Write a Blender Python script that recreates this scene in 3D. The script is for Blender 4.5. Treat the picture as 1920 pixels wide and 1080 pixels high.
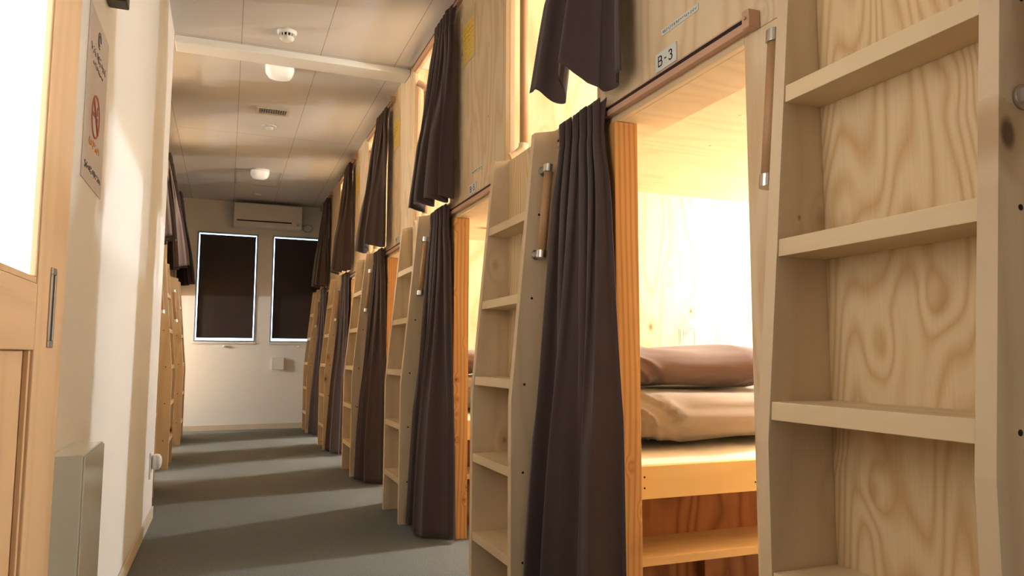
import bpy, bmesh, math, random
from mathutils import Vector, Matrix, noise
PI = math.pi
S = bpy.context.scene
for o in list(bpy.data.objects): bpy.data.objects.remove(o)
C = S.collection

# ------------------------------------------------------------------ camera
YAW, PITCH, ROLL, FPX = math.radians(21.267), math.radians(5.332), math.radians(0.2), 1370.0
fwd = Vector((math.sin(YAW)*math.cos(PITCH), math.cos(YAW)*math.cos(PITCH), math.sin(PITCH)))
rgt = Vector((math.cos(YAW), -math.sin(YAW), 0)); upv = rgt.cross(fwd)
r2 = rgt*math.cos(ROLL) + upv*math.sin(ROLL); u2 = upv*math.cos(ROLL) - rgt*math.sin(ROLL)
cd = bpy.data.cameras.new('camera'); cam = bpy.data.objects.new('camera', cd); C.objects.link(cam)
m = Matrix((r2, u2, -fwd)).transposed().to_4x4(); m.translation = Vector((0, 0, 0.84)); cam.matrix_world = m
cd.sensor_width = 36; cd.sensor_fit = 'HORIZONTAL'; cd.lens = FPX/1920*36; cd.clip_start = 0.02
S.camera = cam
# ------------------------------------------------------------------ light
S.view_settings.view_transform = 'Standard'; S.view_settings.look = 'None'
S.view_settings.gamma = 1; S.view_settings.use_curve_mapping = False
S.view_settings.exposure = 1.15
w = bpy.data.worlds.new('world'); S.world = w; w.use_nodes = True
w.node_tree.nodes['Background'].inputs[0].default_value = (0.55, 0.62, 0.8, 1)
w.node_tree.nodes['Background'].inputs[1].default_value = 0.3
LOWER_W, UPPER_W = 78.0, 54.0
LOWER_COL, UPPER_COL = (0.80, 0.91, 1.0), (0.79, 0.90, 1.0)

# plan of the place (metres)
XR, XL, WALLX = 1.0, -0.54, -0.33       # right bunk fronts, left bunk fronts, near left wall
P = 1.545; Y0 = 1.216; YE = 8.918; YB = -1.874; H = 2.61
RK = list(range(-1, 5)); LK = [0, 1, 2]  # bunk units along each side
def runit(k): return Matrix.Translation((XR, Y0 + P*k, 0))
def lunit(k): return Matrix.Translation((XL, 5.83 + P*k, 0)) @ Matrix.Rotation(PI, 4, 'Z')

def lamp(name, mat, u, v, z, watts, col, rad=0.045):
    l = bpy.data.lights.new(name, 'POINT'); l.energy = watts; l.color = col; l.shadow_soft_size = rad
    o = bpy.data.objects.new(name, l); C.objects.link(o); o.location = mat @ Vector((u, v, z))
for k in range(0, 5):      # the bunks behind the camera and the last upper ones are dark
    lamp('lower_bunk_lamp', runit(k), 1.9, 0.72, 1.45, LOWER_W, LOWER_COL)
for k in range(-1, 4):
    lamp('upper_bunk_lamp', runit(k), 1.7, 0.34, 2.16, UPPER_W, UPPER_COL)
for k in LK:
    lamp('lower_bunk_lamp', lunit(k), 1.9, 1.05, 1.45, LOWER_W, LOWER_COL)
    if k < 2: lamp('upper_bunk_lamp', lunit(k), 1.7, 0.34, 2.16, UPPER_W, UPPER_COL)

# ------------------------------------------------------------------ materials
class NT:
    def __init__(s, name):
        s.m = bpy.data.materials.new(name); s.m.use_nodes = True; s.t = s.m.node_tree; s.n = s.t.nodes; s.l = s.t.links
        s.b = s.n['Principled BSDF']
    def N(s, typ, **kw):
        x = s.n.new(typ)
        for k, v in kw.items(): setattr(x, k, v)
        return x
    def L(s, a, b): s.l.new(a, b)
    def set(s, **kw):
        for k, v in kw.items():
            i = s.b.inputs[k.replace('_', ' ')]
            i.default_value = v if not isinstance(v, tuple) else (*v, 1)
    def math(s, op, a, b=None, c=None):
        x = s.N('ShaderNodeMath', operation=op)
        for i, v in enumerate((a, b, c)):
            if v is None: continue
            if isinstance(v, (int, float)): x.inputs[i].default_value = v
            else: s.L(v, x.inputs[i])
        return x.outputs[0]
    def mix(s, f, a, b, typ='MIX'):
        x = s.N('ShaderNodeMix', data_type='RGBA', blend_type=typ)
        for i, v in ((0, f), (6, a), (7, b)):
            if isinstance(v, (int, float)): x.inputs[i].default_value = v
            elif isinstance(v, tuple): x.inputs[i].default_value = (*v, 1)
            else: s.L(v, x.inputs[i])
        return x.outputs[2]
    def ramp(s, f, stops):
        x = s.N('ShaderNodeValToRGB'); e = x.color_ramp.elements
        while len(e) < len(stops): e.new(0.5)
        for i, (p, c) in enumerate(stops): e[i].position = p; e[i].color = (*c, 1) if isinstance(c, tuple) else (c, c, c, 1)
        s.L(f, x.inputs[0]); return x.outputs[0]
def srgb(r, g, b):
    f = lambda c: (c/255/12.92) if c/255 <= 0.04045 else ((c/255+0.055)/1.055)**2.4
    return (f(r), f(g), f(b))

def wood(name, normal, grain, base, dark, knots=0.5, contrast=0.5, kscale=6.0, ring=10.0, rough=0.55, knotsize=0.07, figure=1.0, lines=9.0, pins=0.3):
    """plank or plywood; normal = axis across the face, grain = axis along the grain"""
    t = NT(name)
    tc = t.N('ShaderNodeTexCoord'); oi = t.N('ShaderNodeObjectInfo')
    off = t.N('ShaderNodeVectorMath', operation='SCALE'); t.L(oi.outputs['Random'], off.inputs['Scale']); off.inputs[0].default_value = (37.3, 51.7, 43.1)
    add = t.N('ShaderNodeVectorMath', operation='ADD'); t.L(tc.outputs['Object'], add.inputs[0]); t.L(off.outputs[0], add.inputs[1])
    sx = t.N('ShaderNodeSeparateXYZ'); t.L(add.outputs[0], sx.inputs[0])
    ax = {'X': 0, 'Y': 1, 'Z': 2}
    across = [a for a in 'XYZ' if a not in (normal, grain)][0]
    A = sx.outputs[ax[across]]; G = sx.outputs[ax[grain]]; NN = sx.outputs[ax[normal]]
    def comb(a, g, n):
        c = t.N('ShaderNodeCombineXYZ'); t.L(t.math('MULTIPLY', A, a), c.inputs[0]); t.L(t.math('MULTIPLY', G, g), c.inputs[1]); t.L(t.math('MULTIPLY', NN, n), c.inputs[2]); return c.outputs[0]
    # knots
    vo = t.N('ShaderNodeTexVoronoi', feature='F1'); vo.inputs['Scale'].default_value = kscale
    t.L(comb(1, 0.62, 0.0), vo.inputs['Vector'])
    d = vo.outputs['Distance']
    rs = t.N('ShaderNodeSeparateColor'); t.L(vo.outputs['Color'], rs.inputs[0])
    on = t.math('LESS_THAN', rs.outputs[0], knots)
    size = t.math('MULTIPLY_ADD', rs.outputs[1], knotsize, knotsize*0.35)
    fall = t.math('MULTIPLY', on, t.math('SUBTRACT', 1.0, t.math('SMOOTH_MIN', t.math('MULTIPLY', d, 3.2), 1.0, 0.3)))
    kc = t.N('ShaderNodeMapRange', interpolation_type='SMOOTHSTEP'); t.L(t.math('DIVIDE', d, size), kc.inputs[0])
    kc.inputs[1].default_value = 1.25; kc.inputs[2].default_value = 0.6; kc.inputs[3].default_value = 0; kc.inputs[4].default_value = 1
    kmask = t.math('MULTIPLY', kc.outputs[0], on)
    halo = t.N('ShaderNodeMapRange', interpolation_type='SMOOTHSTEP'); t.L(t.math('DIVIDE', d, size), halo.inputs[0])
    halo.inputs[1].default_value = 3.2; halo.inputs[2].default_value = 0.8; halo.inputs[3].default_value = 0; halo.inputs[4].default_value = 0.55
    hmask = t.math('MULTIPLY', halo.outputs[0], on)
    # large warped figure: contour lines of a stretched noise
    n1 = t.N('ShaderNodeTexNoise'); n1.inputs['Scale'].default_value = 1.0; n1.inputs['Detail'].default_value = 2.0; n1.inputs['Roughness'].default_value = 0.4
    t.L(comb(5.0*figure, 0.9*figure, 1.2), n1.inputs['Vector'])
    ph = t.math('ADD', t.math('MULTIPLY', n1.outputs[0], ring), t.math('MULTIPLY', fall, 1.6))
    ph = t.math('ADD', ph, t.math('MULTIPLY', A, lines))
    fr = t.math('PINGPONG', ph, 0.5)
    n2 = t.N('ShaderNodeTexNoise'); n2.inputs['Scale'].default_value = 1.0; n2.inputs['Detail'].default_value = 3.0
    t.L(comb(260, 7, 90), n2.inputs['Vector'])
    g = t.ramp(fr, [(0.0, 1.0), (0.16, 0.55), (0.34, 0.12), (1.0, 0.0)])
    g2 = t.math('MULTIPLY', t.math('ADD', t.math('MULTIPLY', g, 0.75), t.math('MULTIPLY', n2.outputs[0], 0.45)), contrast)
    col = t.mix(g2, base, dark)
    n3 = t.N('ShaderNodeTexNoise'); n3.inputs['Scale'].default_value = 1.0
    t.L(comb(3, 1.1, 1), n3.inputs['Vector'])
    col = t.mix(t.math('MULTIPLY', n3.outputs[0], 0.22), col, tuple(c*0.72 for c in base))
    col = t.mix(hmask, col, (dark[0]*0.75, dark[1]*0.6, dark[2]*0.45))
    v2 = t.N('ShaderNodeTexVoronoi', feature='F1'); v2.inputs['Scale'].default_value = 10.0
    t.L(comb(1, 0.8, 0.0), v2.inputs['Vector']); r2_ = t.N('ShaderNodeSeparateColor'); t.L(v2.outputs['Color'], r2_.inputs[0])
    pm = t.N('ShaderNodeMapRange', interpolation_type='SMOOTHSTEP'); t.L(v2.outputs['Distance'], pm.inputs[0])
    pm.inputs[1].default_value = 0.065; pm.inputs[2].default_value = 0.025; pm.inputs[3].default_value = 0; pm.inputs[4].default_value = 0.8
    kmask = t.math('MAXIMUM', kmask, t.math('MULTIPLY', pm.outputs[0], t.math('LESS_THAN', r2_.outputs[0], pins)))
    kcol = t.mix(t.math('MULTIPLY', n2.outputs[0], 0.8), (0.05, 0.022, 0.010), (0.20, 0.10, 0.045))
    col = t.mix(t.math('MULTIPLY', kmask, 0.92), col, kcol)
    t.L(col, t.b.inputs['Base Color']); t.set(Roughness=rough)
    t.b.inputs['Specular IOR Level'].default_value = 0.3
    bp = t.N('ShaderNodeBump'); bp.inputs['Strength'].default_value = 0.12; bp.inputs['Distance'].default_value = 0.002
    t.L(t.math('ADD', n2.outputs[0], t.math('MULTIPLY', kmask, -1)), bp.inputs['Height']); t.L(bp.outputs[0], t.b.inputs['Normal'])
    return t.m
PLY, PLYD = srgb(234, 212, 176), srgb(198, 152, 98)
PINE, PINED = srgb(228, 204, 168), srgb(190, 154, 112)
ORG, ORGD = srgb(222, 172, 112), srgb(182, 122, 64)
M = {}
M['ply_x'] = wood('plywood_front', 'X', 'Z', PLY, PLYD, 0.5, 0.6, 8.0, 9, knotsize=0.05)
M['ply_y'] = wood('plywood_divider', 'Y', 'Z', srgb(226, 204, 164), srgb(192, 144, 84), 0.6, 0.6, 8.0, 8, knotsize=0.07)
M['ply_z'] = wood('plywood_deck', 'Z', 'X', srgb(230, 208, 174), PLYD, 0.3, 0.35, 5.0, 8)
M['ply_back'] = wood('plywood_ladder_back', 'X', 'Z', srgb(236, 212, 168), srgb(190, 136, 72), 0.8, 0.72, 7.5, 26, knotsize=0.05, figure=0.95, lines=30.0)
M['stile'] = wood('pine_stile', 'Y', 'Z', PINE, PINED, 0.5, 0.42, 7.0, 5, knotsize=0.085, figure=0.8)
M['step'] = wood('pine_step', 'Z', 'Y', srgb(234, 208, 166), PINED, 0.25, 0.40, 6.0, 5, figure=0.8)
M['step_fr'] = M['step']
M['post'] = wood('fir_post', 'Y', 'Z', ORG, ORGD, 0.7, 1.0, 15.0, 6, knotsize=0.07, figure=0.7, lines=60.0)
M['rail_y'] = wood('pine_bed_rail', 'Y', 'X', srgb(236, 196, 132), srgb(204, 150, 84), 0.25, 0.3, 5.0, 4, knotsize=0.03)
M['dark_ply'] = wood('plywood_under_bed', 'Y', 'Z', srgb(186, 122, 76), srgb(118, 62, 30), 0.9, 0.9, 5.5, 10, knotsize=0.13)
M['shelf_z'] = wood('pine_shelf', 'Z', 'X', srgb(226, 184, 128), srgb(190, 140, 84), 0.2, 0.35, 5.0, 5)
M['dowel'] = wood('birch_dowel', 'X', 'Z', srgb(190, 148, 106), srgb(160, 116, 76), 0.0, 0.3, 5.0, 3, rough=0.4)
M['door_v'] = wood('door_wood_upright', 'X', 'Z', srgb(212, 176, 136), srgb(186, 146, 104), 0.0, 0.5, 5.0, 5, rough=0.45)
M['door_h'] = wood('door_wood_crossways', 'X', 'Y', srgb(214, 178, 138), srgb(186, 146, 104), 0.0, 0.5, 5.0, 5, rough=0.45)

def plain(name, col, rough=0.6, metal=0.0, spec=0.4, noise_amt=0.0, nscale=40, bump=0.0, emit=None, es=0):
    t = NT(name); t.set(Roughness=rough, Metallic=metal); t.b.inputs['Specular IOR Level'].default_value = spec
    tc = t.N('ShaderNodeTexCoord'); n = t.N('ShaderNodeTexNoise'); n.inputs['Scale'].default_value = nscale; n.inputs['Detail'].default_value = 3
    t.L(tc.outputs['Object'], n.inputs['Vector'])
    t.L(t.mix(t.math('MULTIPLY', n.outputs[0], noise_amt), col, tuple(c*0.6 for c in col)), t.b.inputs['Base Color'])
    if bump:
        b = t.N('ShaderNodeBump'); b.inputs['Strength'].default_value = bump; b.inputs['Distance'].default_value = 0.002
        t.L(n.outputs[0], b.inputs['Height']); t.L(b.outputs[0], t.b.inputs['Normal'])
    if emit: t.b.inputs['Emission Color'].default_value = (*emit, 1); t.b.inputs['Emission Strength'].default_value = es
    return t.m
M['wall'] = plain('painted_wall', srgb(238, 234, 228), 0.6, noise_amt=0.05, nscale=120, bump=0.15)
M['skirt'] = plain('skirting', srgb(206, 192, 170), 0.5)
M['chrome'] = plain('brushed_steel', srgb(196, 190, 180), 0.3, 1.0)
M['rail'] = plain('curtain_rail_metal', srgb(198, 160, 134), 0.35, 0.3)
M['slot'] = plain('rail_slot_shadow_gap', srgb(38, 16, 14), 0.7)
M['white_plastic'] = plain('white_plastic', srgb(236, 232, 224), 0.35)
M['gloss_white'] = plain('glossy_white', srgb(226, 226, 216), 0.08, spec=0.8)
M['lamp_dome'] = plain('opal_dome', srgb(246, 240, 230), 0.25, emit=(1.0, .93, .82), es=0.12)  # domes are switched off; faint emission added to make them look brighter
M['black'] = plain('black_ink', srgb(34, 32, 32), 0.6)
M['grey_ink'] = plain('grey_ink', srgb(120, 116, 116), 0.6)
M['red_ink'] = plain('red_ink', srgb(206, 118, 102), 0.6)
M['orange_ink'] = plain('orange_ink', srgb(226, 150, 70), 0.6)
M['yellow'] = plain('yellow_print', srgb(236, 200, 70), 0.5)
M['paper'] = plain('paper', srgb(208, 200, 198), 0.45)
M['plate'] = plain('sign_plate', srgb(214, 214, 204), 0.4)
M['clear_film'] = plain('pale_film', srgb(214, 190, 150), 0.3)
M['ac'] = plain('ac_white', srgb(226, 220, 212), 0.4)
M['dark_gap'] = plain('dark_slot', srgb(28, 25, 24), 0.8)
M['blind'] = plain('blackout_fabric', srgb(46, 36, 32), 0.55, noise_amt=0.1, nscale=300)
M['alu'] = plain('window_frame_metal', srgb(150, 160, 170), 0.35, 0.3)
M['dark_metal'] = plain('dark_metal', srgb(70, 62, 52), 0.4, 0.5)
M['sheet'] = plain('white_sheet', srgb(244, 232, 212), 0.8, noise_amt=0.1, nscale=12, bump=0.4)
def cloth(name, col, nscale=420, sheen=0.2, bump=0.35, amt=0.35):
    t = NT(name); tc = t.N('ShaderNodeTexCoord')
    n = t.N('ShaderNodeTexNoise'); n.inputs['Scale'].default_value = nscale; n.inputs['Detail'].default_value = 2
    t.L(tc.outputs['Object'], n.inputs['Vector'])
    n2 = t.N('ShaderNodeTexNoise'); n2.inputs['Scale'].default_value = 6; t.L(tc.outputs['Object'], n2.inputs['Vector'])
    f = t.math('ADD', t.math('MULTIPLY', n.outputs[0], amt), t.math('MULTIPLY', n2.outputs[0], 0.15))
    t.L(t.mix(f, col, tuple(c*0.55 for c in col)), t.b.inputs['Base Color'])
    t.set(Roughness=0.85); t.b.inputs['Sheen Weight'].default_value = sheen; t.b.inputs['Specular IOR Level'].default_value = 0.2
    b = t.N('ShaderNodeBump'); b.inputs['Strength'].default_value = bump; b.inputs['Distance'].default_value = 0.001
    t.L(n.outputs[0], b.inputs['Height']); t.L(b.outputs[0], t.b.inputs['Normal']); return t.m
M['curtain'] = cloth('brown_blackout_curtain', srgb(78, 62, 58), sheen=0.25)
M['curtain_tape'] = cloth('curtain_heading', srgb(70, 56, 52))
M['pillow'] = cloth('brown_pillowcase', srgb(112, 86, 77), 300, 0.2, 0.2, 0.15)
M['duvet'] = cloth('beige_duvet', srgb(160, 140, 122), 300, 0.25, 0.2, 0.12)
# carpet
t = NT('grey_carpet'); tc = t.N('ShaderNodeTexCoord')
n = t.N('ShaderNodeTexNoise'); n.inputs['Scale'].default_value = 260; n.inputs['Detail'].default_value = 4; n.inputs['Roughness'].default_value = 0.8; t.L(tc.outputs['Object'], n.inputs['Vector'])
n2 = t.N('ShaderNodeTexNoise'); n2.inputs['Scale'].default_value = 60; t.L(tc.outputs['Object'], n2.inputs['Vector'])
c = t.ramp(n.outputs[0], [(0.3, srgb(70, 73, 72)), (0.7, srgb(164, 165, 162))])
c = t.mix(t.math('MULTIPLY', n2.outputs[0], 0.3), c, srgb(104, 106, 104))
t.L(c, t.b.inputs['Base Color']); t.set(Roughness=0.95); t.b.inputs['Specular IOR Level'].default_value = 0.1
b = t.N('ShaderNodeBump'); b.inputs['Strength'].default_value = 0.9; b.inputs['Distance'].default_value = 0.004; t.L(n.outputs[0], b.inputs['Height']); t.L(b.outputs[0], t.b.inputs['Normal'])
M['carpet'] = t.m
# ceiling boards with joints every 0.455 m
t = NT('ceiling_boards'); tc = t.N('ShaderNodeTexCoord'); sx = t.N('ShaderNodeSeparateXYZ'); t.L(tc.outputs['Object'], sx.inputs[0])
def seam(out, pitch, off, wd):
    f = t.math('PINGPONG', t.math('SUBTRACT', out, off), pitch/2)
    return t.math('LESS_THAN', f, wd)
s1 = seam(sx.outputs[0], 0.44, 0.016, 0.0016)
s2 = seam(sx.outputs[1], 1.82, 0.65, 0.0016)
n = t.N('ShaderNodeTexNoise'); n.inputs['Scale'].default_value = 220; t.L(tc.outputs['Object'], n.inputs['Vector'])
c = t.mix(t.math('MULTIPLY', n.outputs[0], 0.12), srgb(222, 216, 212), srgb(176, 168, 160))
c = t.mix(t.math('MAXIMUM', s1, s2), c, srgb(150, 136, 122))
t.L(c, t.b.inputs['Base Color']); t.set(Roughness=0.8)
b = t.N('ShaderNodeBump'); b.inputs['Strength'].default_value = 0.25; b.inputs['Distance'].default_value = 0.002; t.L(n.outputs[0], b.inputs['Height']); t.L(b.outputs[0], t.b.inputs['Normal'])
M['ceiling'] = t.m
def emis(name, col, st):
    t = NT(name); t.set(Base_Color=(0.8, 0.85, 0.9), Roughness=0.4); t.b.inputs['Emission Color'].default_value = (*col, 1); t.b.inputs['Emission Strength'].default_value = st; return t.m
M['daylight_glass'] = emis('window_glass_daylight', (0.55, 0.80, 1.0), 3.2)
M['frosted'] = emis('backlit_frosted_glass', (1.0, 0.985, 0.95), 1.3)

# ------------------------------------------------------------------ mesh helpers
def link(name, bm, mats, parent=None, loc=None, bevel=0.0, smooth=False):
    me = bpy.data.meshes.new(name); bmesh.ops.recalc_face_normals(bm, faces=bm.faces); bm.to_mesh(me); bm.free()
    for x in (mats if isinstance(mats, (list, tuple)) else [mats]): me.materials.append(M[x] if isinstance(x, str) else x)
    if smooth:
        for p in me.polygons: p.use_smooth = True
    o = bpy.data.objects.new(name, me); C.objects.link(o)
    if parent: o.parent = parent
    if loc: o.location = loc
    if bevel:
        b = o.modifiers.new('bevel', 'BEVEL'); b.width = bevel; b.segments = 2; b.limit_method = 'ANGLE'; b.angle_limit = math.radians(40)
    return o
def box(bm, x0, x1, y0, y1, z0, z1, mi=0):
    vs = [bm.verts.new((x, y, z)) for x in (x0, x1) for y in (y0, y1) for z in (z0, z1)]
    for f in ((0, 1, 3, 2), (4, 6, 7, 5), (0, 4, 5, 1), (2, 3, 7, 6), (0, 2, 6, 4), (1, 5, 7, 3)):
        bm.faces.new([vs[i] for i in f]).material_index = mi
    return vs
def prism(bm, pts, axis, a, b, mi=0):
    """polygon pts in the two other axes, extruded along axis"""
    def mk(p, c):
        return {'X': (c, p[0], p[1]), 'Y': (p[0], c, p[1]), 'Z': (p[0], p[1], c)}[axis]
    v0 = [bm.verts.new(mk(p, a)) for p in pts]; v1 = [bm.verts.new(mk(p, b)) for p in pts]; n = len(pts)
    bm.faces.new(v0).material_index = mi; bm.faces.new(v1[::-1]).material_index = mi
    for i in range(n): bm.faces.new((v0[i], v0[(i+1) % n], v1[(i+1) % n], v1[i])).material_index = mi
def tube(bm, pts, r, seg=16, mi=0, caps=True):
    pts = [Vector(p) for p in pts]; rs = r if isinstance(r, (list, tuple)) else [r]*len(pts); rings = []
    for i, p in enumerate(pts):
        d = (pts[min(i+1, len(pts)-1)] - pts[max(i-1, 0)]).normalized()
        a = d.orthogonal().normalized() if i == 0 else (prev - d*prev.dot(d)).normalized()
        prev = a; bb = d.cross(a)
        rings.append([bm.verts.new(p + (a*math.cos(2*PI*j/seg) + bb*math.sin(2*PI*j/seg))*rs[i]) for j in range(seg)])
    for i in range(len(rings)-1):
        for j in range(seg):
            f = bm.faces.new((rings[i][j], rings[i][(j+1) % seg], rings[i+1][(j+1) % seg], rings[i+1][j])); f.material_index = mi
    if caps:
        bm.faces.new(rings[0][::-1]).material_index = mi; bm.faces.new(rings[-1]).material_index = mi
def lathe(bm, prof, origin, axis='Z', seg=32, mi=0, sq=0.0):
    o = Vector(origin); rings = []
    for r, h in prof:
        ring = []
        for j in range(seg):
            a = 2*PI*j/seg; ca, sa = math.cos(a), math.sin(a)
            if sq:
                e = 2/(2+sq*4); ca = math.copysign(abs(ca)**e, ca); sa = math.copysign(abs(sa)**e, sa)
            p = {'Z': (r*ca, r*sa, h), 'X': (h, r*ca, r*sa), 'Y': (r*ca, h, r*sa)}[axis]
            ring.append(bm.verts.new(o + Vector(p)))
        rings.append(ring)
    for i in range(len(rings)-1):
        for j in range(seg):
            bm.faces.new((rings[i][j], rings[i][(j+1) % seg], rings[i+1][(j+1) % seg], rings[i+1][j])).material_index = mi
    bm.faces.new(rings[0][::-1]).material_index = mi; bm.faces.new(rings[-1]).material_index = mi
def B(): return bmesh.new()
def boxo(name, mats, parent, *args, bevel=0.0):
    bm = B(); box(bm, *args); return link(name, bm, mats, parent, bevel=bevel)
def tag(o, label=None, cat=None, group=None, kind=None):
    if label: o['label'] = label
    if cat: o['category'] = cat
    if group: o['group'] = group
    if kind: o['kind'] = kind
    return o
def empty(name, mat=None):
    o = bpy.data.objects.new(name, None); C.objects.link(o); o.empty_display_size = 0.1
    if mat is not None: o.matrix_world = mat
    return o
def struct(o): o['kind'] = 'structure'; return o
def copy_tree(o, parent=None):
    c = o.copy(); C.objects.link(c); c.parent = parent
    for ch in list(o.children): copy_tree(ch, c)
    return c

# ------------------------------------------------------------------ setting
struct(boxo('floor', 'carpet', None, -2.75, 3.2, YB-0.05, YE+0.1, -0.1, 0))
struct(boxo('ceiling', 'ceiling', None, -2.75, 3.2, YB-0.05, YE+0.1, H, H+0.1))
# near left wall with its return, and the walls closing the room
struct(boxo('wall_left', 'wall', None, XL-0.02, WALLX, YB, 4.28, 0, H, bevel=0.004))
struct(boxo('wall_left_outer', 'wall', None, -2.75, -2.66, YB, YE, 0, H))
struct(boxo('wall_right', 'wall', None, 3.11, 3.2, YB, YE, 0, H))
struct(boxo('wall_back', 'wall', None, -2.66, 3.11, YB-0.05, YB, 0, H))
# end wall with two window openings
WZ0, WZ1 = 0.992, 2.24
W1, W2 = (-0.350, 0.300), (0.460, 1.110)
bm = B()
for a in ((-2.66, W1[0], 0, H), (W1[1], W2[0], 0, H), (W2[1], 3.11, 0, H), (W1[0], W1[1], 0, WZ0), (W1[0], W1[1], WZ1, H), (W2[0], W2[1], 0, WZ0), (W2[0], W2[1], WZ1, H)):
    box(bm, a[0], a[1], YE, YE+0.1, a[2], a[3])
struct(link('wall_end', bm, 'wall'))
struct(boxo('baseboard_end', 'skirt', None, XL-0.02, XR, YE-0.008, YE-0.0005, 0.0005, 0.062, bevel=0.002))
struct(boxo('baseboard_left', 'skirt', None, WALLX+0.0005, WALLX+0.008, 2.05, 4.282, 0.0005, 0.062, bevel=0.002))
struct(boxo('trim_1', 'wall', None, WALLX+0.001, XR-0.002, 4.31, 4.465, H-0.04, H-0.0005, bevel=0.004))   # shallow ceiling beam
# windows
for i, (x0, x1) in enumerate((W1, W2)):
    wn = struct(empty('window_%d' % (i+1), Matrix.Translation(((x0+x1)/2, YE, WZ0)))); hw = (x1-x0)/2; hh = WZ1-WZ0
    bm = B(); t_ = 0.016
    for a in ((-hw, -hw+t_, 0, hh), (hw-t_, hw, 0, hh), (-hw+t_, hw-t_, 0, t_), (-hw+t_, hw-t_, hh-t_, hh)):
        box(bm, a[0]+0.0005*(a[0] < 0), a[1], -0.008, 0.06, a[2], a[3])
    link('window_frame', bm, 'alu', wn, bevel=0.002)
    bm = B(); box(bm, -hw+t_, hw-t_, 0.06, 0.066, t_, hh-t_); link('window_pane', bm, 'daylight_glass', wn)
    bm = B(); box(bm, -hw-0.012, hw+0.012, -0.02, -0.0085, -0.022, -0.002); link('window_sill', bm, 'white_plastic', wn, bevel=0.002)
    # roller blind
    rb = empty('roller_blind', Matrix.Translation(((x0+x1)/2, YE+0.03, WZ0)))
    tag(rb, ['dark roller blind in the left end wall window, fully in view',
             'dark roller blind in the right end wall window, partly behind brown curtains'][i], 'blind', 'roller blinds on the end wall')
    boxo('blind_fabric', 'blind', rb, -hw+0.026, hw-0.024, -0.001, 0.001, 0.050, hh-0.036)
    bm = B(); tube(bm, [(-hw+0.022, 0.004, hh-0.033), (hw-0.02, 0.004, hh-0.033)], 0.009); link('roller', bm, 'blind', rb, smooth=True)
    boxo('bottom_bar', 'blind', rb, -hw+0.026, hw-0.024, -0.004, 0.004, 0.042, 0.052, bevel=0.001)
    bm = B(); lathe(bm, [(0.006, -0.045), (0.013, -0.040), (0.014, -0.018), (0.011, -0.006), (0.006, 0)], ((x0+x1)/2 + (0 if i == 0 else 0.0), YE-0.004, WZ0-0.05), 'Y', 20)
    box(bm, (x0+x1)/2-0.022, (x0+x1)/2+0.022, YE-0.006, YE-0.0005, WZ0-0.058, WZ0-0.042)
    tag(link('blind_pull', bm, 'white_plastic', bevel=0), ['small white blind pull on the wall below the left window', 'small white blind pull on the wall below the right window'][i], 'knob', 'pulls below the windows')

# ------------------------------------------------------------------ bunk unit   (u into the bunk, v along the corridor, z up)
OV = 0.544; UV0, UV1 = 0.66, 1.429; LZ = 1.50; FZ = 1.59; D = 2.09
def glyph(bm, segs, x, y, z, w_, h, mi, th, du=0.0008):
    """strokes in a unit cell drawn on a face at u=x; text runs towards -v"""
    for a, b_ in segs:
        p0 = Vector((x, y - a[0]*w_, z + a[1]*h)); p1 = Vector((x, y - b_[0]*w_, z + b_[1]*h))
        d = (p1-p0); L_ = d.length
        if L_ < 1e-6: continue
        d.normalize(); p0 -= d*th*0.4; p1 += d*th*0.4
        nrm = Vector((0, -d.z, d.y))*th/2
        q = [p0+nrm, p1+nrm, p1-nrm, p0-nrm]
        vs = [bm.verts.new(p) for p in q] + [bm.verts.new(p - Vector((du, 0, 0))) for p in q]
        for f in ((0, 1, 2, 3), (7, 6, 5, 4), (0, 4, 5, 1), (1, 5, 6, 2), (2, 6, 7, 3), (3, 7, 4, 0)):
            bm.faces.new([vs[i] for i in f]).material_index = mi
def arc(cx, cy, rx, ry, a0, a1, n=8):
    ps = [(cx+rx*math.cos(math.radians(a0+(a1-a0)*i/n)), cy+ry*math.sin(math.radians(a0+(a1-a0)*i/n))) for i in range(n+1)]
    return list(zip(ps[:-1], ps[1:]))
GL = {
 'B': [((0, 0), (0, 1)), ((0, 1), (.55, 1)), ((0, .53), (.6, .53)), ((0, 0), (.6, 0))] + arc(.55, .765, .3, .235, 90, -90) + arc(.6, .265, .36, .265, 90, -90),
 '-': [((.2, .5), (.8, .5))],
 '3': arc(.45, .76, .38, .24, 155, -90) + arc(.45, .27, .43, .27, 90, -155),
 '5': [((.85, 1), (.2, 1)), ((.2, 1), (.12, .55))] + arc(.45, .32, .42, .32, 125, -150),
 '7': [((.05, 1), (.9, 1)), ((.9, 1), (.35, 0))],
}
def add_sign(root, digit):
    u = -0.0005; bm = B(); zc = 1.585; v0, v1 = 0.245, 0.337      # v1 is the left end as read
    box(bm, u-0.003, u, v0, v1, zc-0.024, zc+0.024)
    p = link('number_plate', bm, 'plate', root, bevel=0.0008)
    bm = B(); cw = 0.017
    for ch, vv in (('B', v1-0.014), ('-', v1-0.040), (digit, v1-0.060)):
        glyph(bm, GL[ch], u-0.0031, vv, zc-0.0125, cw if ch != '-' else 0.011, 0.025, 0, 0.0028)
    link('number', bm, 'black', p); return p
def add_strip(root):
    bm = B(); rnd = random.Random(5)
    box(bm, -0.0018, -0.0005, 0.155, 0.31, 1.648, 1.664, 0)
    v = 0.305
    while v > 0.165:
        segs = [((rnd.random()*.6, rnd.random()), (rnd.random(), rnd.random())) for _ in range(4)]
        glyph(bm, segs, -0.0019, v, 1.652, 0.007, 0.008, 1, 0.0011, 0.0004); v -= 0.0085
    link('notice_strip', bm, ['plate', 'grey_ink'], root)
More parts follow.
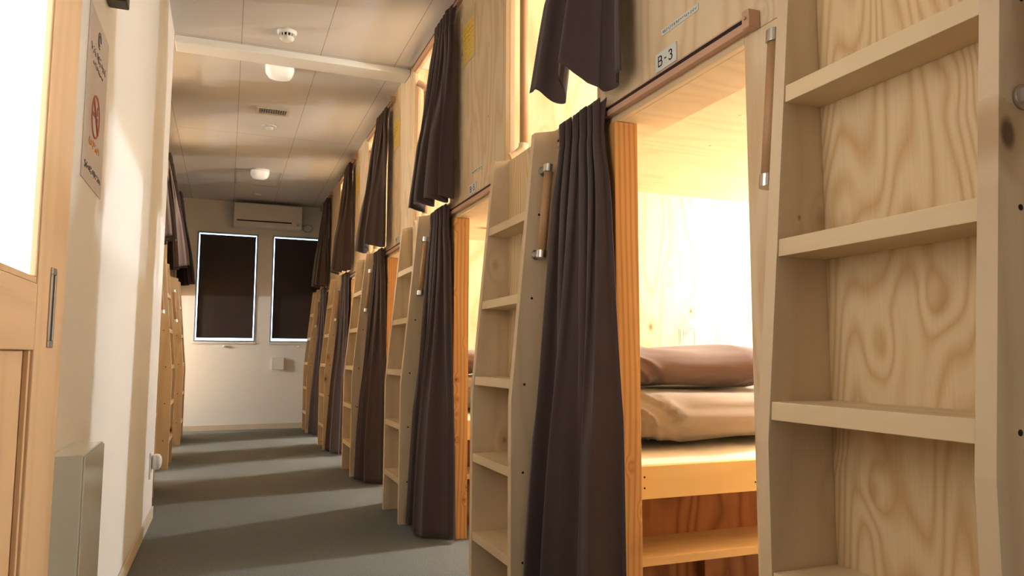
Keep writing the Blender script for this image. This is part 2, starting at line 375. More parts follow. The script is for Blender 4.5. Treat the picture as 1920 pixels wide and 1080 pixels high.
def add_yellow(root):
    bm = B(); rnd = random.Random(9)
    v0, v1, z0, z1 = 0.28, 0.46, 2.20, 2.44
    box(bm, -0.0018, -0.0005, v0, v1, z0, z1, 0)
    box(bm, -0.0024, -0.0018, v0+0.012, v1-0.008, z0+0.012, z1-0.045, 1)
    for r in range(7):
        v = v1-0.02
        while v > v0+0.03:
            segs = [((rnd.random(), rnd.random()), (rnd.random(), rnd.random())) for _ in range(3)]
            glyph(bm, segs, -0.0025, v, z0+0.024+r*0.024, 0.012, 0.014, 2 if r in (4, 5) else 0, 0.0022, 0.0004); v -= 0.016
    link('yellow_notice', bm, ['clear_film', 'yellow', 'orange_ink'], root)

def make_unit():
    r = empty('bunk_unit', Matrix.Identity(4)); e = 0.0006
    # front panels (one sheet of plywood each)
    boxo('lower_front_panel', 'ply_x', r, 0, 0.016, 0.585, P-e, 0.0005, 1.515, bevel=0.001)
    boxo('sill_board', 'ply_x', r, 0, 0.016, UV0+e, UV1-e, 1.516, FZ+0.004, bevel=0.001)
    boxo('upper_front_panel', 'ply_x', r, 0, 0.016, UV1-P, UV0, 1.516, H-0.002, bevel=0.001)
    boxo('upper_header', 'ply_x', r, 0, 0.016, UV0+e, UV1-e, 2.535, H-0.002, bevel=0.001)
    # joist over the entry, deck, roofs, sides
    boxo('joist', 'ply_z', r, 0.0165, 0.165, 0.0, P-0.021, LZ, 1.558, bevel=0.001)
    boxo('lintel_edge', 'step', r, 0.0, 0.016, 0.0, OV+0.04, LZ, 1.5155, bevel=0.001)
    boxo('upper_deck', 'ply_z', r, 0.0165, D-0.013, 0.0, P-0.0205, 1.56, FZ)
    boxo('divider', 'ply_y', r, 0.0165, D, P-0.020, P-e, 0.0005, H-0.002)
    boxo('back_panel', 'ply_x', r, D-0.012, D, 0, P-0.021, 0.0005, H-0.002)
    boxo('entry_post', 'post', r, -0.008, 0.066, OV, 0.584, 0.0005, LZ-0.001, bevel=0.0015)
    boxo('jamb_strip', 'step', r, 0.0165, 0.04, UV1+0.001, UV1+0.03, FZ+0.001, 2.535, bevel=0.001)
    boxo('upper_near_jamb', 'step', r, 0.0165, 0.06, UV0-0.04, UV0-0.001, FZ+0.001, 2.535, bevel=0.001)
    # bed of the lower bunk and its step shelf
    br = boxo('bed_rail', 'rail_y', r, 0.0665, D-0.013, 0.586, 0.612, 0.444, 0.535, bevel=0.0015)
    for uu, zz in ((0.10, 0.475), (0.10, 0.505), (0.48, 0.47)):
        bm = B(); lathe(bm, [(0.003, -0.0006), (0.003, 0.0)], (uu, 0.586, zz), 'Y', 8)
        link('screw', bm, 'black', br)
    boxo('bed_deck', 'ply_z', r, 0.0165, D-0.013, 0.613, P-0.021, 0.50, 0.518)
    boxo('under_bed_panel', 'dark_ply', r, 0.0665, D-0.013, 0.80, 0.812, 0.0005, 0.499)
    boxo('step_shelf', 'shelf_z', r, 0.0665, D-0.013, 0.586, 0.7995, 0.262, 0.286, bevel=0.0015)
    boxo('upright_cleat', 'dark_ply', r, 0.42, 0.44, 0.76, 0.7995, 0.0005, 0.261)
    # curtain rails
    for nm, z, v0, v1 in (('lower_curtain_rail', 1.532, -0.03, 0.90), ('upper_curtain_rail', 2.56, 0.46, UV1-0.0)):
        bm = B()
        box(bm, -0.020, -0.0005, v0, v1, z-0.015, z+0.001, 0)
        box(bm, -0.0192, -0.0005, v0, v1, z+0.001, z+0.0102, 1)
        box(bm, -0.020, -0.0005, v0, v1, z+0.0102, z+0.0135, 0)
        rl = link(nm, bm, ['rail', 'slot'], r)
        bm = B()
        vv = v0 if v0 < 0.3 else v0
        box(bm, -0.030, -0.0008, vv-0.022, vv-0.0005, z-0.018, z+0.020)
        tube(bm, [(-0.031, vv-0.011, z+0.002), (-0.034, vv-0.011, z+0.002)], 0.004, 10)
        link('end_stop', bm, 'rail', rl, bevel=0.002)
    # grab pole in the upper entry
    bm = B(); tube(bm, [(0.060, 1.386, 1.655), (0.060, 1.386, 2.43)], 0.016, 20)
    g = link('grab_pole', bm, 'dowel', r, smooth=True)
    for zz, s in ((1.65, 1), (2.435, -1)):
        bm = B(); tube(bm, [(0.008, 1.40, zz-0.035*s), (0.035, 1.393, zz-0.022*s), (0.056, 1.386, zz-0.002*s), (0.060, 1.386, zz+0.022*s)], [0.019, 0.019, 0.02, 0.0195], 18)
        link('pole_bracket', bm, M['rail'] if s < 0 else M['step'], g, smooth=False, bevel=0.001)
    return r
U0 = make_unit()
units = []
for side, ks in (('R', RK), ('L', LK)):
    for k in ks:
        u = U0 if not units else copy_tree(U0)
        units.append((side, k, u))
for side, k, u in units:
    u.matrix_world = runit(k) if side == 'R' else lunit(k)
UL = {('R', 0): 'two-tier plywood bunk unit with B-3 plate over its lit entry showing bedding',
      ('R', 1): 'plywood two-tier bunk unit with a small B-5 plate, second entry along the right side',
      ('R', 2): 'plywood two-tier bunk unit, third entry along the right side beyond the B-5 unit',
      ('R', 3): 'plywood two-tier bunk unit, fourth entry along the right side, partly behind curtains',
      ('R', 4): 'plywood two-tier bunk unit on the right side, farthest, touching the end wall',
      ('R', -1): 'plywood two-tier bunk unit behind the big near ladder at the right edge',
      ('L', 0): 'plywood two-tier bunk unit just behind the corner of the white left wall',
      ('L', 1): 'plywood two-tier bunk unit in the middle of the left side beyond the white wall',
      ('L', 2): 'plywood two-tier bunk unit on the left side, farthest, touching the end wall'}
for side, k, u in units:
    tag(u, UL[(side, k)], 'bunk bed', 'bunk units lining the corridor')
    if side == 'R' and k in (0, 1, 2): add_sign(u, {0: '3', 1: '5', 2: '7'}[k])
    if side == 'R' and k in (0, 1): add_strip(u)
    if side == 'R' and k in (1, 2, 3): add_yellow(u)
    if side == 'R' and k == 0:
        # ink stamp on the end of the entry post and on the divider behind the bed
        bm = B()
        for rr in (0.006, 0.011, 0.016):
            for j in range(24):
                a0, a1 = 2*PI*j/24, 2*PI*(j+0.8)/24
                tube(bm, [(0.046+rr*math.cos(a0), OV-0.0003, 0.325+rr*1.25*math.sin(a0)), (0.046+rr*math.cos(a1), OV-0.0003, 0.325+rr*1.25*math.sin(a1))], 0.0004, 4)
        for zz in (0.292, 0.358):
            tube(bm, [(0.012, OV-0.0003, zz), (0.065, OV-0.0003, zz)], 0.0005, 4)
        tube(bm, [(0.012, OV-0.0003, 0.292), (0.012, OV-0.0003, 0.358)], 0.0005, 4)
        link('post_stamp', bm, 'dowel', u)
        bm = B(); v = P-0.0205; uu = 0.87
        for a, b_ in (((0, 0), (.07, 0)), ((.07, 0), (.07, .075)), ((.02, .075), (.07, .075)), ((-.012, 0), (-.012, .075)), ((-.005, 0.01), (-.005, .07)),
                      ((.012, .04), (.012, .065)), ((.022, .04), (.022, .065)), ((.032, .05), (.032, .065))):
            tube(bm, [(uu+a[0], v, 0.89+a[1]), (uu+b_[0], v, 0.89+b_[1])], 0.0009, 4)
        link('divider_stamp', bm, 'grey_ink', u)

# ------------------------------------------------------------------ ladders
LV0, LV1 = 0.926, 1.335; ST = 0.027
STEPZ = (0.208, 0.480, 0.752, 1.024, 1.296)
def fx(z): return -0.168 if z < 0.70 else -0.168 + 0.080*(z-0.70)/0.872
def make_ladder():
    r = empty('bunk_ladder', Matrix.Identity(4)); W_ = LV1-LV0
    for s, (a, b_) in enumerate(((0, ST), (W_-ST, W_))):
        bm = B(); prism(bm, [(-0.001, 0.0005), (-0.168, 0.0005), (-0.168, 0.70), (-0.088, 1.566), (-0.001, 1.584)], 'Y', a, b_)
        o_ = -0.0003 if s == 0 else W_+0.0003
        for z in STEPZ:
            for du in (0.04, 0.105):
                lathe(bm, [(0.0042, -0.0004), (0.0042, 0.0004)], (fx(z)+du, o_, z), 'Y', 10, mi=1)
        link('stile', bm, ['stile', 'dark_gap'], r, bevel=0.0015)
    bm = B(); prism(bm, [(-0.032, 0.0), (-0.032, 1.572), (-0.020, 1.575), (-0.020, 0.0)], 'Y', ST+0.0005, W_-ST-0.0005)
    bmesh.ops.translate(bm, verts=bm.verts, vec=(0, 0, 0.0006)); link('back_panel', bm, 'ply_back', r)
    for i, z in enumerate(STEPZ):
        bm = B(); x0 = fx(z)+0.002
        prism(bm, [(x0, z-0.015), (x0+0.002 if z > .7 else x0, z+0.015), (-0.0325, z+0.015), (-0.0325, z-0.015)], 'Y', ST+0.0005, W_-ST-0.0005)
        link('step', bm, 'step_fr', r, bevel=0.0012)
    for s in (0, 1):
        y0 = 0 if s == 0 else W_; d = -1 if s == 0 else 1
        zt, zb = 1.437, 1.162; xt, xb = fx(zt)+0.040, fx(zb)+0.040; yo = y0 + d*0.048
        bm = B(); tube(bm, [(xt, yo, zt-0.006), (xb, yo, zb+0.006)], 0.0145, 20)
        h = link('grab_handle', bm, 'dowel', r, smooth=True); h['label'] = 'round wooden grab handle with steel brackets'
        for x, z, q in ((xt, zt, 1), (xb, zb, -1)):
            bm = B(); dx = (xt-xb)/(zt-zb)
            tube(bm, [(x-dx*0.011*q, yo, z-0.011*q), (x-dx*0.010*q, yo, z-0.010*q), (x+dx*.014*q, yo, z+0.014*q)], [0.0155, 0.0175, 0.0175], 24)
            box(bm, x-0.008, x+0.008, min(yo, y0+d*0.0008), max(yo, y0+d*0.0008), z-0.006*1, z+0.012)
            lathe(bm, [(0.016, 0.0), (0.016, 0.004)], (x, y0+d*0.0008 if d > 0 else y0-0.0048, z+0.002), 'Y', 20)
            link('bracket', bm, 'chrome', h, bevel=0.0008)
    return r
L0 = make_ladder(); first = True
LL = {('R', -1): 'large near pine shelf ladder filling the right edge of the picture',
      ('R', 0): 'pine shelf ladder with grab handle between the B-5 entry and the nearest long curtain',
      ('R', 1): 'third pine shelf ladder from the camera on the right, just beyond the B-5 curtain',
      ('R', 2): 'fourth pine shelf ladder on the right, behind the third one and its long curtain',
      ('R', 3): 'fifth pine shelf ladder on the right, narrow, second from the end wall',
      ('R', 4): 'farthest pine shelf ladder on the right, narrow sliver before the right window',
      ('L', 0): 'left side pine shelf ladder hidden behind the white wall corner',
      ('L', 1): 'orange-toned left side pine ladder standing next to the white wall corner and plug',
      ('L', 2): 'farther left side pine ladder next to the end wall with brass-looking handle'}
for side, k in [('R', k) for k in (-1, 0, 1, 2, 3, 4)] + [('L', k) for k in LK]:
    l = L0 if first else copy_tree(L0); first = False
    l.matrix_world = (runit(k) if side == 'R' else lunit(k)) @ Matrix.Translation((0, LV0, 0))
    tag(l, LL[(side, k)], 'ladder', 'shelf ladders along the corridor')

# ------------------------------------------------------------------ curtains
def make_curtain(mat, z_top, z_bot, v_top, v_bot, u_top, u_bot, seed, folds=6, amp=(0.016, 0.034), hem=0.0, bow=0.02, nb=2.2):
    """gathered curtain: rows run from the top heading to the hem, v = along the corridor, u = out of the bunk front (negative = corridor)"""
    rnd = random.Random(seed); NS, NTt = folds*22, 64
    ph = [rnd.uniform(-0.5, 0.5) for _ in range(folds*2+2)]; wd = [rnd.uniform(0.7, 1.35) for _ in range(folds)]
    tot = sum(wd); edges = [0]
    for x in wd: edges.append(edges[-1]+x/tot)
    am = [rnd.uniform(0.65, 1.3) for _ in range(folds)]
    bm = B(); grid = []
    Hh = z_top-z_bot; thead = 0.085/Hh
    for j in range(NTt+1):
        tt = j/NTt; t_ = tt**1.25 if True else tt
        row = []
        if t_ < thead: ht = t_/thead
        else: ht = 1.0
        sm = t_*t_*(3-2*t_)
        grow = min(1, t_*1.0) ** 0.75
        # width: flared heading, pinch just below, then opening out to the hem
        pinch = 1 - 0.16*math.exp(-((t_-thead*1.1)/(0.07))**2)
        va = v_top[0]+(v_bot[0]-v_top[0])*grow; vb = v_top[1]+(v_bot[1]-v_top[1])*grow
        vm = (va+vb)/2; va = vm+(va-vm)*pinch; vb = vm+(vb-vm)*pinch
        ua = u_top[0]+(u_bot[0]-u_top[0])*grow; ub = u_top[1]+(u_bot[1]-u_top[1])*grow
        A_ = amp[0]+(amp[1]-amp[0])*sm
        if t_ < thead: A_ = amp[0]*(1.15-0.35*ht)
        for i in range(NS+1):
            s = i/NS
            f = 0
            while f < folds-1 and s > edges[f+1]: f += 1
            q = (s-edges[f])/(edges[f+1]-edges[f])
            drift = 0.35*math.sin(t_*2.3+ph[f])*sm
            wv = math.cos(2*PI*q)
            sh = math.copysign(abs(wv)**0.8, wv)
            amf = am[f]; q2 = q
            # loop the fold sideways so the cloth overlaps itself
            side = math.sin(4*PI*q)*0.26/folds*max(0.05, 0.6-sm) + 0.5*math.sin(2*PI*q+ph[f])*0.25/folds*drift*3
            ss = s + side
            sb = s*nb + 0.12*math.sin(5*s+ph[1]*6)
            wb = math.cos(2*PI*sb+ph[0]*5)
            broad = math.copysign(abs(wb)**0.7, wb)
            mixf = min(1, max(0, (t_-0.08)/0.55)); sh = sh*(1-0.86*mixf)+broad*1.05*mixf; amf = amf*(1-mixf)+mixf
            u = ua+(ub-ua)*ss - bow*math.sin(PI*max(0, min(1, s)))*sm + A_*amf*sh*(0.9+0.25*drift)
            u += 0.006*noise.noise(Vector((s*4+seed, t_*3, 0.3)))*t_
            v = va+(vb-va)*ss + 0.010*noise.noise(Vector((s*3, t_*2.5+seed, 1.7)))*t_ + drift*0.012
            if t_ < thead*1.6:   # box pleat pinches in the heading
                u += 0.004*math.cos(6*PI*q)*(1-t_/(thead*1.6))
            u = min(u, -0.0225 if (z_top - Hh*t_) > z_top-0.06 else -0.0105)
            z = z_top - Hh*t_
            if hem and t_ > 0.5:
                z += hem*((t_-0.5)*2)**2*(max(0.0, -(u-ua))/0.10)
            if t_ < 0.02: z += 0.006*math.cos(6*PI*q)
            row.append(bm.verts.new((u, v, z)))
        grid.append(row)
    for j in range(NTt):
        for i in range(NS):
            bm.faces.new((grid[j][i], grid[j][i+1], grid[j+1][i+1], grid[j+1][i]))
    # turned hem: short doubled band inside the bottom edge
    root = empty('curtain', mat @ Matrix.Translation((0, 0, 0)))
    o = link('curtain_cloth', bm, 'curtain', root, smooth=True)
    sd = o.modifiers.new('thickness', 'SOLIDIFY'); sd.thickness = 0.0016; sd.offset = 0
    for q in range(4):
        s = (q+0.5)/4; v = v_top[0]+(v_top[1]-v_top[0])*s
        bm = B(); pts = [(-0.012, v, z_top+0.006), (-0.020, v, z_top+0.001), (-0.020, v, z_top-0.012), (-0.016, v, z_top-0.022)]
        tube(bm, pts, 0.0018, 8); link('curtain_hook', bm, 'white_plastic', root, smooth=True)
    return root
LC = {0: 'long brown curtain hanging to the floor beside the B-3 entry, nearest the camera',
      1: 'long brown curtain to the floor beside the B-5 entry, right of the third ladder',
      2: 'long brown curtain to the floor between the third and fourth right side ladders',
      3: 'long brown curtain to the floor between the fourth and fifth right side ladders',
      4: 'long brown curtain to the floor at the far right, beside the narrow last ladder'}
UC = {0: 'short upper brown curtain cut by the top edge, left of the B-3 plate',
      1: 'short upper brown curtain beside the panel with the yellow notice and B-5 plate',
      2: 'short upper brown curtain, third along the right side, wide and flared at its hem',
      3: 'short upper brown curtain, fourth along the right side, just behind the flared one',
      4: 'short upper brown curtain on the right nearest the end wall and window'}
for k in (0, 1, 2, 3, 4):
    c = make_curtain(runit(k), 1.562, 0.012, (0.542, 0.83), (0.488 if k == 0 else 0.472, 0.895), (-0.042, -0.044), (-0.046, -0.108), 11+k*7,
                     folds=(6, 6, 5, 6, 5)[k], amp=(0.014, 0.044), bow=0.03, nb=(2.7, 1.7, 2.6, 1.9, 2.4)[k])
    tag(c, LC[k], 'curtain', 'long lower curtains')
    vb1 = (0.84, 0.92, 1.12, 0.97, 0.95)[k]
    c = make_curtain(runit(k), 2.522, (1.572, 1.570, 1.572, 1.570, 1.570)[k], ((0.41, 0.66) if k == 0 else (0.485, 0.77)), (0.405 if k == 0 else 0.465, vb1), (-0.042, -0.044), (-0.050, -0.110), 90+k*5,
                     folds=(5, 6, 5, 6, 5)[k], nb=(1.6, 3.4, 1.8, 3.2, 2.6)[k], amp=(0.014, 0.038), hem=(0.10, 0.035, 0.04, 0.03, 0.03)[k], bow=0.03)
    tag(c, UC[k], 'curtain', 'short upper curtains')
for k in LK:
    c = make_curtain(lunit(k), 1.562, 0.012, (0.552, 0.86), (0.532, 0.912), (-0.024, -0.026), (-0.050, -0.128), 211+k*7, folds=5)
    tag(c, ['long brown left side curtain low behind the wall corner and the plug', 'long brown curtain between the two left side ladders',
            'long brown curtain past the farther left ladder'][k], 'curtain', 'long lower curtains on the left')
    c = make_curtain(lunit(k), 2.522, 1.572, (0.452, 0.78), (0.42, 0.95), (-0.024, -0.030), (-0.060, -0.19), 290+k*5, folds=5, amp=(0.015, 0.036), nb=2.4, bow=0.05)
    tag(c, ['upper brown curtain hidden behind the white left wall corner', 'upper brown curtain hanging at the edge of the white left wall, nearer of two',
            'upper brown curtain beside the left window, farther of two on the left'][k], 'curtain', 'short upper curtains on the left')

# ------------------------------------------------------------------ bedding
def pillow_mesh(L_, W_, T_, seed, wr=0.01, nx=110, ny=72, ex=0.35, fold_dir=1.0, creases=()):
    bm = B(); rows = []
    def sp(c, e): return math.copysign(abs(c)**e, c)
    for j in range(ny):
        a = 2*PI*j/ny; row = []
        for i in range(nx+1):
            p = -PI/2 + PI*i/nx
            cx = sp(math.sin(p), ex*0.8)*L_/2; rr = sp(math.cos(p), ex)
            y = sp(math.cos(a), 0.75)*W_/2*(0.35+0.65*rr) if 0 < i < nx else 0
            z = sp(math.sin(a), 0.85)*T_/2*rr
            q = Vector((cx*7, y*4, z*3+seed))
            w1 = noise.noise(q*0.9)*wr*1.6
            rid = (1-abs(noise.noise(Vector((cx*15+3*noise.noise(Vector((cx*3, y*4, z*9))), y*3, z*5+seed*1.7)))*2.2))
            w2 = max(0, rid-0.45)*wr*1.8
            if rr > 0.05:
                n_ = Vector((0, math.cos(a), math.sin(a)))
                d = n_*(w1+w2)*min(1, rr*1.5)
            else: d = Vector((0, 0, 0))
            row.append(Vector((cx, y, z))+d)
        rows.append(row)
    vv = []
    pole0 = bm.verts.new((-L_/2, 0, 0)); pole1 = bm.verts.new((L_/2, 0, 0))
    for row in rows: vv.append([bm.verts.new(p) for p in row[1:-1]])
    for j in range(ny):
        k = (j+1) % ny
        for i in range(nx-2): bm.faces.new((vv[j][i], vv[j][i+1], vv[k][i+1], vv[k][i]))
        bm.faces.new((pole0, vv[j][0], vv[k][0])); bm.faces.new((pole1, vv[k][-1], vv[j][-1]))
    return bm
for k in (0, 1):
    U = runit(k)
    bm = B(); nx, ny = 60, 30; g = []
    for i in range(nx+1):
        for j in range(ny+1):
            u = 0.07+(D-0.09)*i/nx; v = 0.625+(P-0.03-0.625)*j/ny
            edge = min(1, j/2.5)
            g.append(bm.verts.new((u, v, 0.520+0.036*min(1, math.sqrt(edge)) + 0.004*noise.noise(Vector((u*9, v*9, k*3)))*edge)))
    for i in range(nx):
        for j in range(ny):
            a = i*(ny+1)+j; bm.verts.ensure_lookup_table(); bm.faces.new((bm.verts[a], bm.verts[a+ny+1], bm.verts[a+ny+2], bm.verts[a+1]))
    # skirt down to the deck
    be = [e for e in bm.edges if e.is_boundary]; r_ = bmesh.ops.extrude_edge_only(bm, edges=be)
    for v_ in [x for x in r_['geom'] if isinstance(x, bmesh.types.BMVert)]: v_.co.z = 0.5185
    o = link('mattress', bm, 'sheet', None, smooth=True); o.matrix_world = U
    tag(o, ['thin mattress under a white sheet on the B-3 bed rail', 'thin white sheeted mattress inside the B-5 entry'][k], 'mattress', 'mattresses in the lower bunks')
    bm = pillow_mesh(1.02, 0.80, 0.165, 3.1+k, 0.020, ex=0.25)
    for v_ in bm.verts: v_.co.z = min(max(v_.co.z, 0.564-0.655), 0.734-0.655)     # rests flat on the mattress, pressed by the pillow
    o = link('folded_duvet', bm, 'duvet', None, smooth=True); o.matrix_world = U @ Matrix.Translation((0.585, 1.085, 0.655)) 
    tag(o, ['pale beige folded duvet under the brown pillow in the B-3 entry', 'pale folded duvet just glimpsed inside the B-5 entry'][k], 'duvet', 'folded duvets in the lower bunks')
    bm = pillow_mesh(0.68, 0.42, 0.125, 8.3+k, 0.010)
    for v_ in bm.verts: v_.co.z = max(v_.co.z, 0.7365-0.808)
    o = link('pillow', bm, 'pillow', None, smooth=True); o.matrix_world = U @ Matrix.Translation((0.455, 0.97, 0.808)) 
    tag(o, ['long brown pillow lying on the beige duvet in the B-3 entry', 'brown pillow on the duvet inside the B-5 entry'][k], 'pillow', 'pillows in the lower bunks')

# ------------------------------------------------------------------ ceiling fittings
def dome(x, y, label):
    r = empty('ceiling_light', Matrix.Translation((x, y, H)))
    bm = B(); lathe(bm, [(0.088, 0.0), (0.088, -0.012)], (0, 0, 0), 'Z', 48, sq=0.22); link('base_plate', bm, 'white_plastic', r, bevel=0.002)
    bm = B(); lathe(bm, [(0.084, -0.0125), (0.085, -0.03), (0.080, -0.052), (0.066, -0.072), (0.040, -0.084), (0.012, -0.087)], (0, 0, 0), 'Z', 48, sq=0.22)
    link('diffuser', bm, 'lamp_dome', r, smooth=True)
    tag(r, label, 'ceiling light', 'white dome ceiling lights')
dome(0.243, 4.56, 'white domed ceiling light just beyond the ceiling beam, larger of two')
dome(0.238, 7.30, 'white domed ceiling light by the square hatch near the end wall')
r = empty('smoke_detector', Matrix.Translation((0.246, 4.05, H))); tag(r, 'white round smoke detector with dark slots on the ceiling before the beam', 'smoke detector')
bm = B(); lathe(bm, [(0.052, 0), (0.052, -0.010), (0.044, -0.018)], (0, 0, 0), 'Z', 40); link('detector_base', bm, 'white_plastic', r, bevel=0.001)
bm = B(); lathe(bm, [(0.034, -0.0185), (0.036, -0.03), (0.036, -0.034)], (0, 0, 0), 'Z', 40); sl = link('slot_ring', bm, 'dark_gap', r)
bm = B(); lathe(bm, [(0.039, -0.0345), (0.038, -0.043), (0.026, -0.052), (0.01, -0.055)], (0, 0, 0), 'Z', 40)
for j in range(12):
    a = 2*PI*j/12; box(bm, 0.037*math.cos(a)-0.004, 0.037*math.cos(a)+0.004, 0.037*math.sin(a)-0.004, 0.037*math.sin(a)+0.004, -0.035, -0.018)
link('detector_cap', bm, 'white_plastic', r)
def disc(x, y, rad, label):
    r = empty('smoke_detector', Matrix.Translation((x, y, H)))
    bm = B(); lathe(bm, [(rad, 0), (rad, -0.006), (rad*0.85, -0.010)], (0, 0, 0), 'Z', 40); link('detector_base', bm, 'ceiling', r)
    bm = B(); lathe(bm, [(rad*0.55, -0.0105), (rad*0.5, -0.02), (rad*0.2, -0.024)], (0, 0, 0), 'Z', 32); link('detector_cap', bm, 'white_plastic', r, smooth=True)
    tag(r, label, 'smoke detector')
disc(0.247, 5.84, 0.055, 'flat pale detector disc on the ceiling beyond the air vent')
disc(0.261, 8.35, 0.06, 'small round detector on the ceiling in front of the air conditioner')
r = empty('air_vent', Matrix.Translation((0.25, 5.45, H))); tag(r, 'rectangular slatted air vent in the middle of the ceiling', 'vent')
bm = B(); a, b_ = 0.115, 0.075
for q in ((-a, a, -b_, -b_+0.018), (-a, a, b_-0.018, b_), (-a, -a+0.022, -b_+0.018, b_-0.018), (a-0.022, a, -b_+0.018, b_-0.018)): box(bm, q[0], q[1], q[2], q[3], -0.012, 0)
link('vent_frame', bm, 'skirt', r, bevel=0.002)
boxo('vent_cavity', 'dark_gap', r, -a+0.02, a-0.02, -b_+0.016, b_-0.016, -0.003, -0.0005)
for j in range(11):
    x = -a+0.033+j*0.0164; boxo('vent_slat', 'skirt', r, x-0.0012, x+0.0012, -b_+0.018, b_-0.018, -0.010, -0.0035)
for j in range(3):
    y = -0.03+j*0.03; boxo('vent_crossbar', 'skirt', r, -a+0.022, a-0.022, y-0.0018, y+0.0018, -0.0118, -0.0102)
bm = B(); a, b_ = 0.21, 0.33
for q in ((-a, a, -b_, -b_+0.012), (-a, a, b_-0.012, b_), (-a, -a+0.012, -b_+0.012, b_-0.012), (a-0.012, a, -b_+0.012, b_-0.012)): box(bm, q[0], q[1], q[2], q[3], -0.005, -0.0003)
o = link('access_hatch', bm, 'skirt', None, (0.233, 7.64, H)); tag(o, 'square access hatch frame in the ceiling before the end wall', 'hatch')

# ------------------------------------------------------------------ end wall fittings
r = empty('air_conditioner', Matrix.Translation((0.395, YE, 2.305))); tag(r, 'white wall mounted air conditioner above the windows on the end wall', 'air conditioner')
w2 = 0.372
bm = B(); prism(bm, [(-0.001, 0.0), (-0.13, 0.0), (-0.185, 0.022), (-0.205, 0.06), (-0.205, 0.245), (-0.185, 0.262), (-0.001, 0.265)], 'X', -w2, w2)
link('case', bm, 'ac', r, bevel=0.004)
boxo('front_panel', 'ac', r, -w2+0.002, w2-0.002, -0.212, -0.2055, 0.072, 0.255, bevel=0.003)
bm = B(); prism(bm, [(-0.152, 0.0085), (-0.190, 0.0235), (-0.2015, 0.052), (-0.2065, 0.052), (-0.196, 0.020), (-0.154, 0.002)], 'X', -w2+0.04, w2-0.12)
link('air_flap', bm, 'ac', r, bevel=0.001)
boxo('outlet_gap', 'dark_gap', r, -w2+0.035, w2-0.115, -0.2085, -0.2055, 0.050, 0.064)
bm = B(); tube(bm, [(w2-0.05, -0.2058, 0.038), (w2-0.05, -0.2105, 0.038)], 0.012, 20); link('indicator_light', bm, plain('green_indicator', srgb(180, 210, 140), 0.3), r)
bm = B(); pts = [(0.78, YE-0.01, 2.36)] + [(0.85+0.055*math.cos(a), YE-0.012, 2.345+0.045*math.sin(a)) for a in [PI-0.5-2*PI*i/20*0.93 for i in range(21)]]
tube(bm, pts, 0.0025, 8); tag(link('cable', bm, 'grey_ink', smooth=True), 'thin cable looped on the end wall right of the air conditioner', 'cable')
r = empty('wall_box', Matrix.Translation((0.557, YE, 0.746))); tag(r, 'square white cover box on the end wall below the windows', 'wall box')
boxo('box_body', 'white_plastic', r, -0.062, 0.062, -0.035, -0.0005, -0.062, 0.062, bevel=0.004)
boxo('box_cover', 'white_plastic', r, -0.070, 0.070, -0.043, -0.0355, -0.070, 0.070, bevel=0.004)

# ------------------------------------------------------------------ near left wall: sliding door, poster, white box, plug
r = struct(empty('door_1', Matrix.Translation((-0.29, 0, 0)))); X0, X1 = -0.034, 0.0
DY0, DY1 = 0.62, 1.598; GZ = 0.955; GY0, GY1 = 0.80, 1.388; LR = 0.847; HZ = 2.05
boxo('door_stile', 'door_v', r, X0, X1, GY1, DY1, 0.012, HZ, bevel=0.002)
boxo('door_stile', 'door_v', r, X0, X1, DY0, GY0, 0.012, HZ, bevel=0.002)
boxo('lock_rail', 'door_h', r, X0, X1-0.0006, GY0+0.0005, GY1-0.0005, LR, GZ, bevel=0.002)
boxo('top_rail', 'door_h', r, X0, X1-0.0006, GY0+0.0005, GY1-0.0005, HZ-0.12, HZ, bevel=0.002)
boxo('bottom_rail', 'door_h', r, X0, X1-0.0006, GY0+0.0005, GY1-0.0005, 0.012, 0.17, bevel=0.002)
boxo('lower_panel', 'door_v', r, X0+0.008, X1-0.013, GY0+0.0005, GY1-0.0005, 0.1705, LR-0.0005)
bm = B()
for q in ((GY1-0.012, GY1-0.0008, 0.1705, LR-0.0005), (GY0+0.0008, GY0+0.012, 0.1705, LR-0.0005)): box(bm, X1-0.0125, X1-0.005, q[0], q[1], q[2], q[3])
link('panel_bead', bm, 'door_v', r, bevel=0.001)
boxo('glass_panel', 'frosted', r, X0+0.010, X1-0.012, GY0+0.0005, GY1-0.0005, GZ+0.0005, HZ-0.1205)
bm = B()
for q in ((GY1-0.010, GY1-0.0008, GZ+0.012, HZ-0.14), (GY0+0.0008, GY0+0.010, GZ+0.012, HZ-0.14), (GY0+0.001, GY1-0.001, GZ+0.0008, GZ+0.011)): box(bm, X1-0.0115, X1-0.003, q[0], q[1], q[2], q[3])
link('glazing_bead', bm, 'door_v', r, bevel=0.001)
hz0, hz1, hy0, hy1 = 0.852, 0.992, 1.470, 1.506
bm = B()
for q in ((hy0, hy1, hz0, hz0+0.012), (hy0, hy1, hz1-0.012, hz1), (hy0, hy0+0.009, hz0+0.012, hz1-0.012), (hy1-0.009, hy1, hz0+0.012, hz1-0.012)): box(bm, X1+0.0003, X1+0.0035, q[0], q[1], q[2], q[3])
hd = link('door_handle', bm, 'chrome', r, bevel=0.001)
boxo('pull_recess', 'dark_gap', hd, X1+0.0003, X1+0.0012, hy0+0.009, hy1-0.009, hz0+0.012, hz1-0.012)
# door stopper at the top of the wall
bm = B(); box(bm, WALLX+0.0005, -0.280, 2.10, 2.16, 1.772, 1.82)
o = link('door_stopper', bm, 'dark_metal', None, bevel=0.004); tag(o, 'small dark metal block on the left wall at the top edge above the poster', 'door stop')
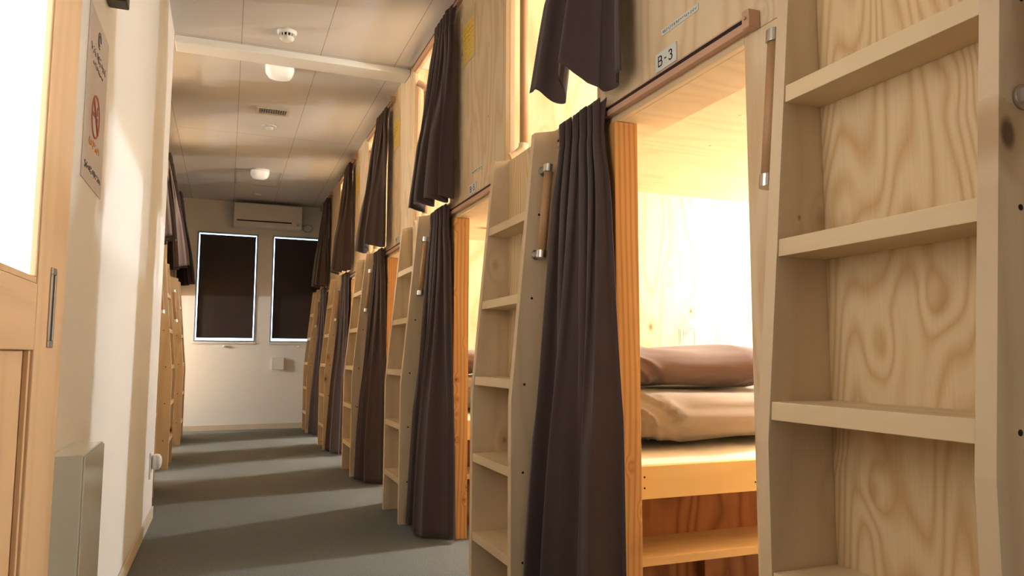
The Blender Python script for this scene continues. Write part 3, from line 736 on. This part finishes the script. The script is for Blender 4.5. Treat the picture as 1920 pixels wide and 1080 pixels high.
# poster
pw, ph_ = 0.285, 0.425
r = empty('poster', Matrix.Translation((WALLX, 1.905, 1.253))); tag(r, 'paper no-smoking notice with red ring and dark lettering stuck on the left wall', 'poster')
boxo('sheet', 'paper', r, 0.0005, 0.0018, 0, pw, 0, ph_)
rnd = random.Random(3)
def prow(bm, y0, y1, z, h, th, step, mi=0):
    y = y0
    while y < y1:
        for _ in range(4):
            p0 = (y+rnd.random()*step*.8, z+rnd.random()*h); p1 = (y+rnd.random()*step*.8, z+rnd.random()*h)
            tube(bm, [(0.0021, *p0), (0.0021, *p1)], th, 4, mi) if math.dist(p0, p1) > 0.001 else None
        y += step
bm = B()
prow(bm, 0.035, 0.25, 0.320, 0.020, 0.0014, 0.024); prow(bm, 0.07, 0.22, 0.295, 0.012, 0.0010, 0.015)
prow(bm, 0.03, 0.26, 0.030, 0.018, 0.0016, 0.021)
link('lettering', bm, 'grey_ink', r)
bm = B()
for rr in (0.012, 0.020):
    tube(bm, [(0.0021, 0.14+rr*math.cos(a), 0.378+rr*math.sin(a)) for a in [i*PI/12 for i in range(0, 20)]], 0.0018, 4)
link('round_mark', bm, 'grey_ink', r)
bm = B(); rr = 0.052
tube(bm, [(0.0021, 0.14+rr*math.cos(a), 0.180+rr*math.sin(a)) for a in [i*2*PI/40 for i in range(41)]], 0.003, 4)
tube(bm, [(0.0023, 0.14-rr*.7, 0.180+rr*.7), (0.0023, 0.14+rr*.7, 0.180-rr*.7)], 0.004, 4)
link('ban_ring', bm, 'red_ink', r)
bm = B(); box(bm, 0.0018, 0.0024, 0.10, 0.175, 0.176, 0.186); tube(bm, [(0.0022, 0.165, 0.19), (0.0022, 0.158, 0.203), (0.0022, 0.168, 0.214)], 0.002, 4); link('cigarette_mark', bm, 'grey_ink', r)
bm = B(); prow(bm, 0.07, 0.21, 0.095, 0.022, 0.0016, 0.022); link('orange_lettering', bm, 'orange_ink', r)
# white box on the wall
r = empty('wall_cabinet', Matrix.Translation((WALLX, 1.755, 0.0))); tag(r, 'glossy white box mounted low on the left wall beside the sliding door', 'box')
boxo('case', 'gloss_white', r, 0.0005, 0.062, 0.0, 0.262, 0.10, 0.633, bevel=0.002)
boxo('front_cover', 'gloss_white', r, 0.0625, 0.066, 0.003, 0.259, 0.104, 0.629, bevel=0.001)
# socket and plug
r = empty('wall_socket', Matrix.Translation((WALLX, 4.02, 0.30))); tag(r, 'white socket plate low on the left wall by its far corner', 'socket')
boxo('socket_plate', 'white_plastic', r, 0.0005, 0.008, 0, 0.072, -0.065, 0.06, bevel=0.002)
bm = B(); lathe(bm, [(0.015, 0.0), (0.026, 0.004), (0.029, 0.018), (0.027, 0.032), (0.018, 0.042), (0.006, 0.045)], (0, 0, 0), 'X', 28, sq=0.3)
for v_ in bm.verts: v_.co.z *= 1.35
o = link('wall_plug', bm, 'white_plastic', None, (WALLX+0.0085, 4.058, 0.315), smooth=True); tag(o, 'rounded white plug in the socket at the left wall corner', 'plug')  # plain rounded plug body in the socket, not a lamp

print('objects', len(bpy.data.objects))
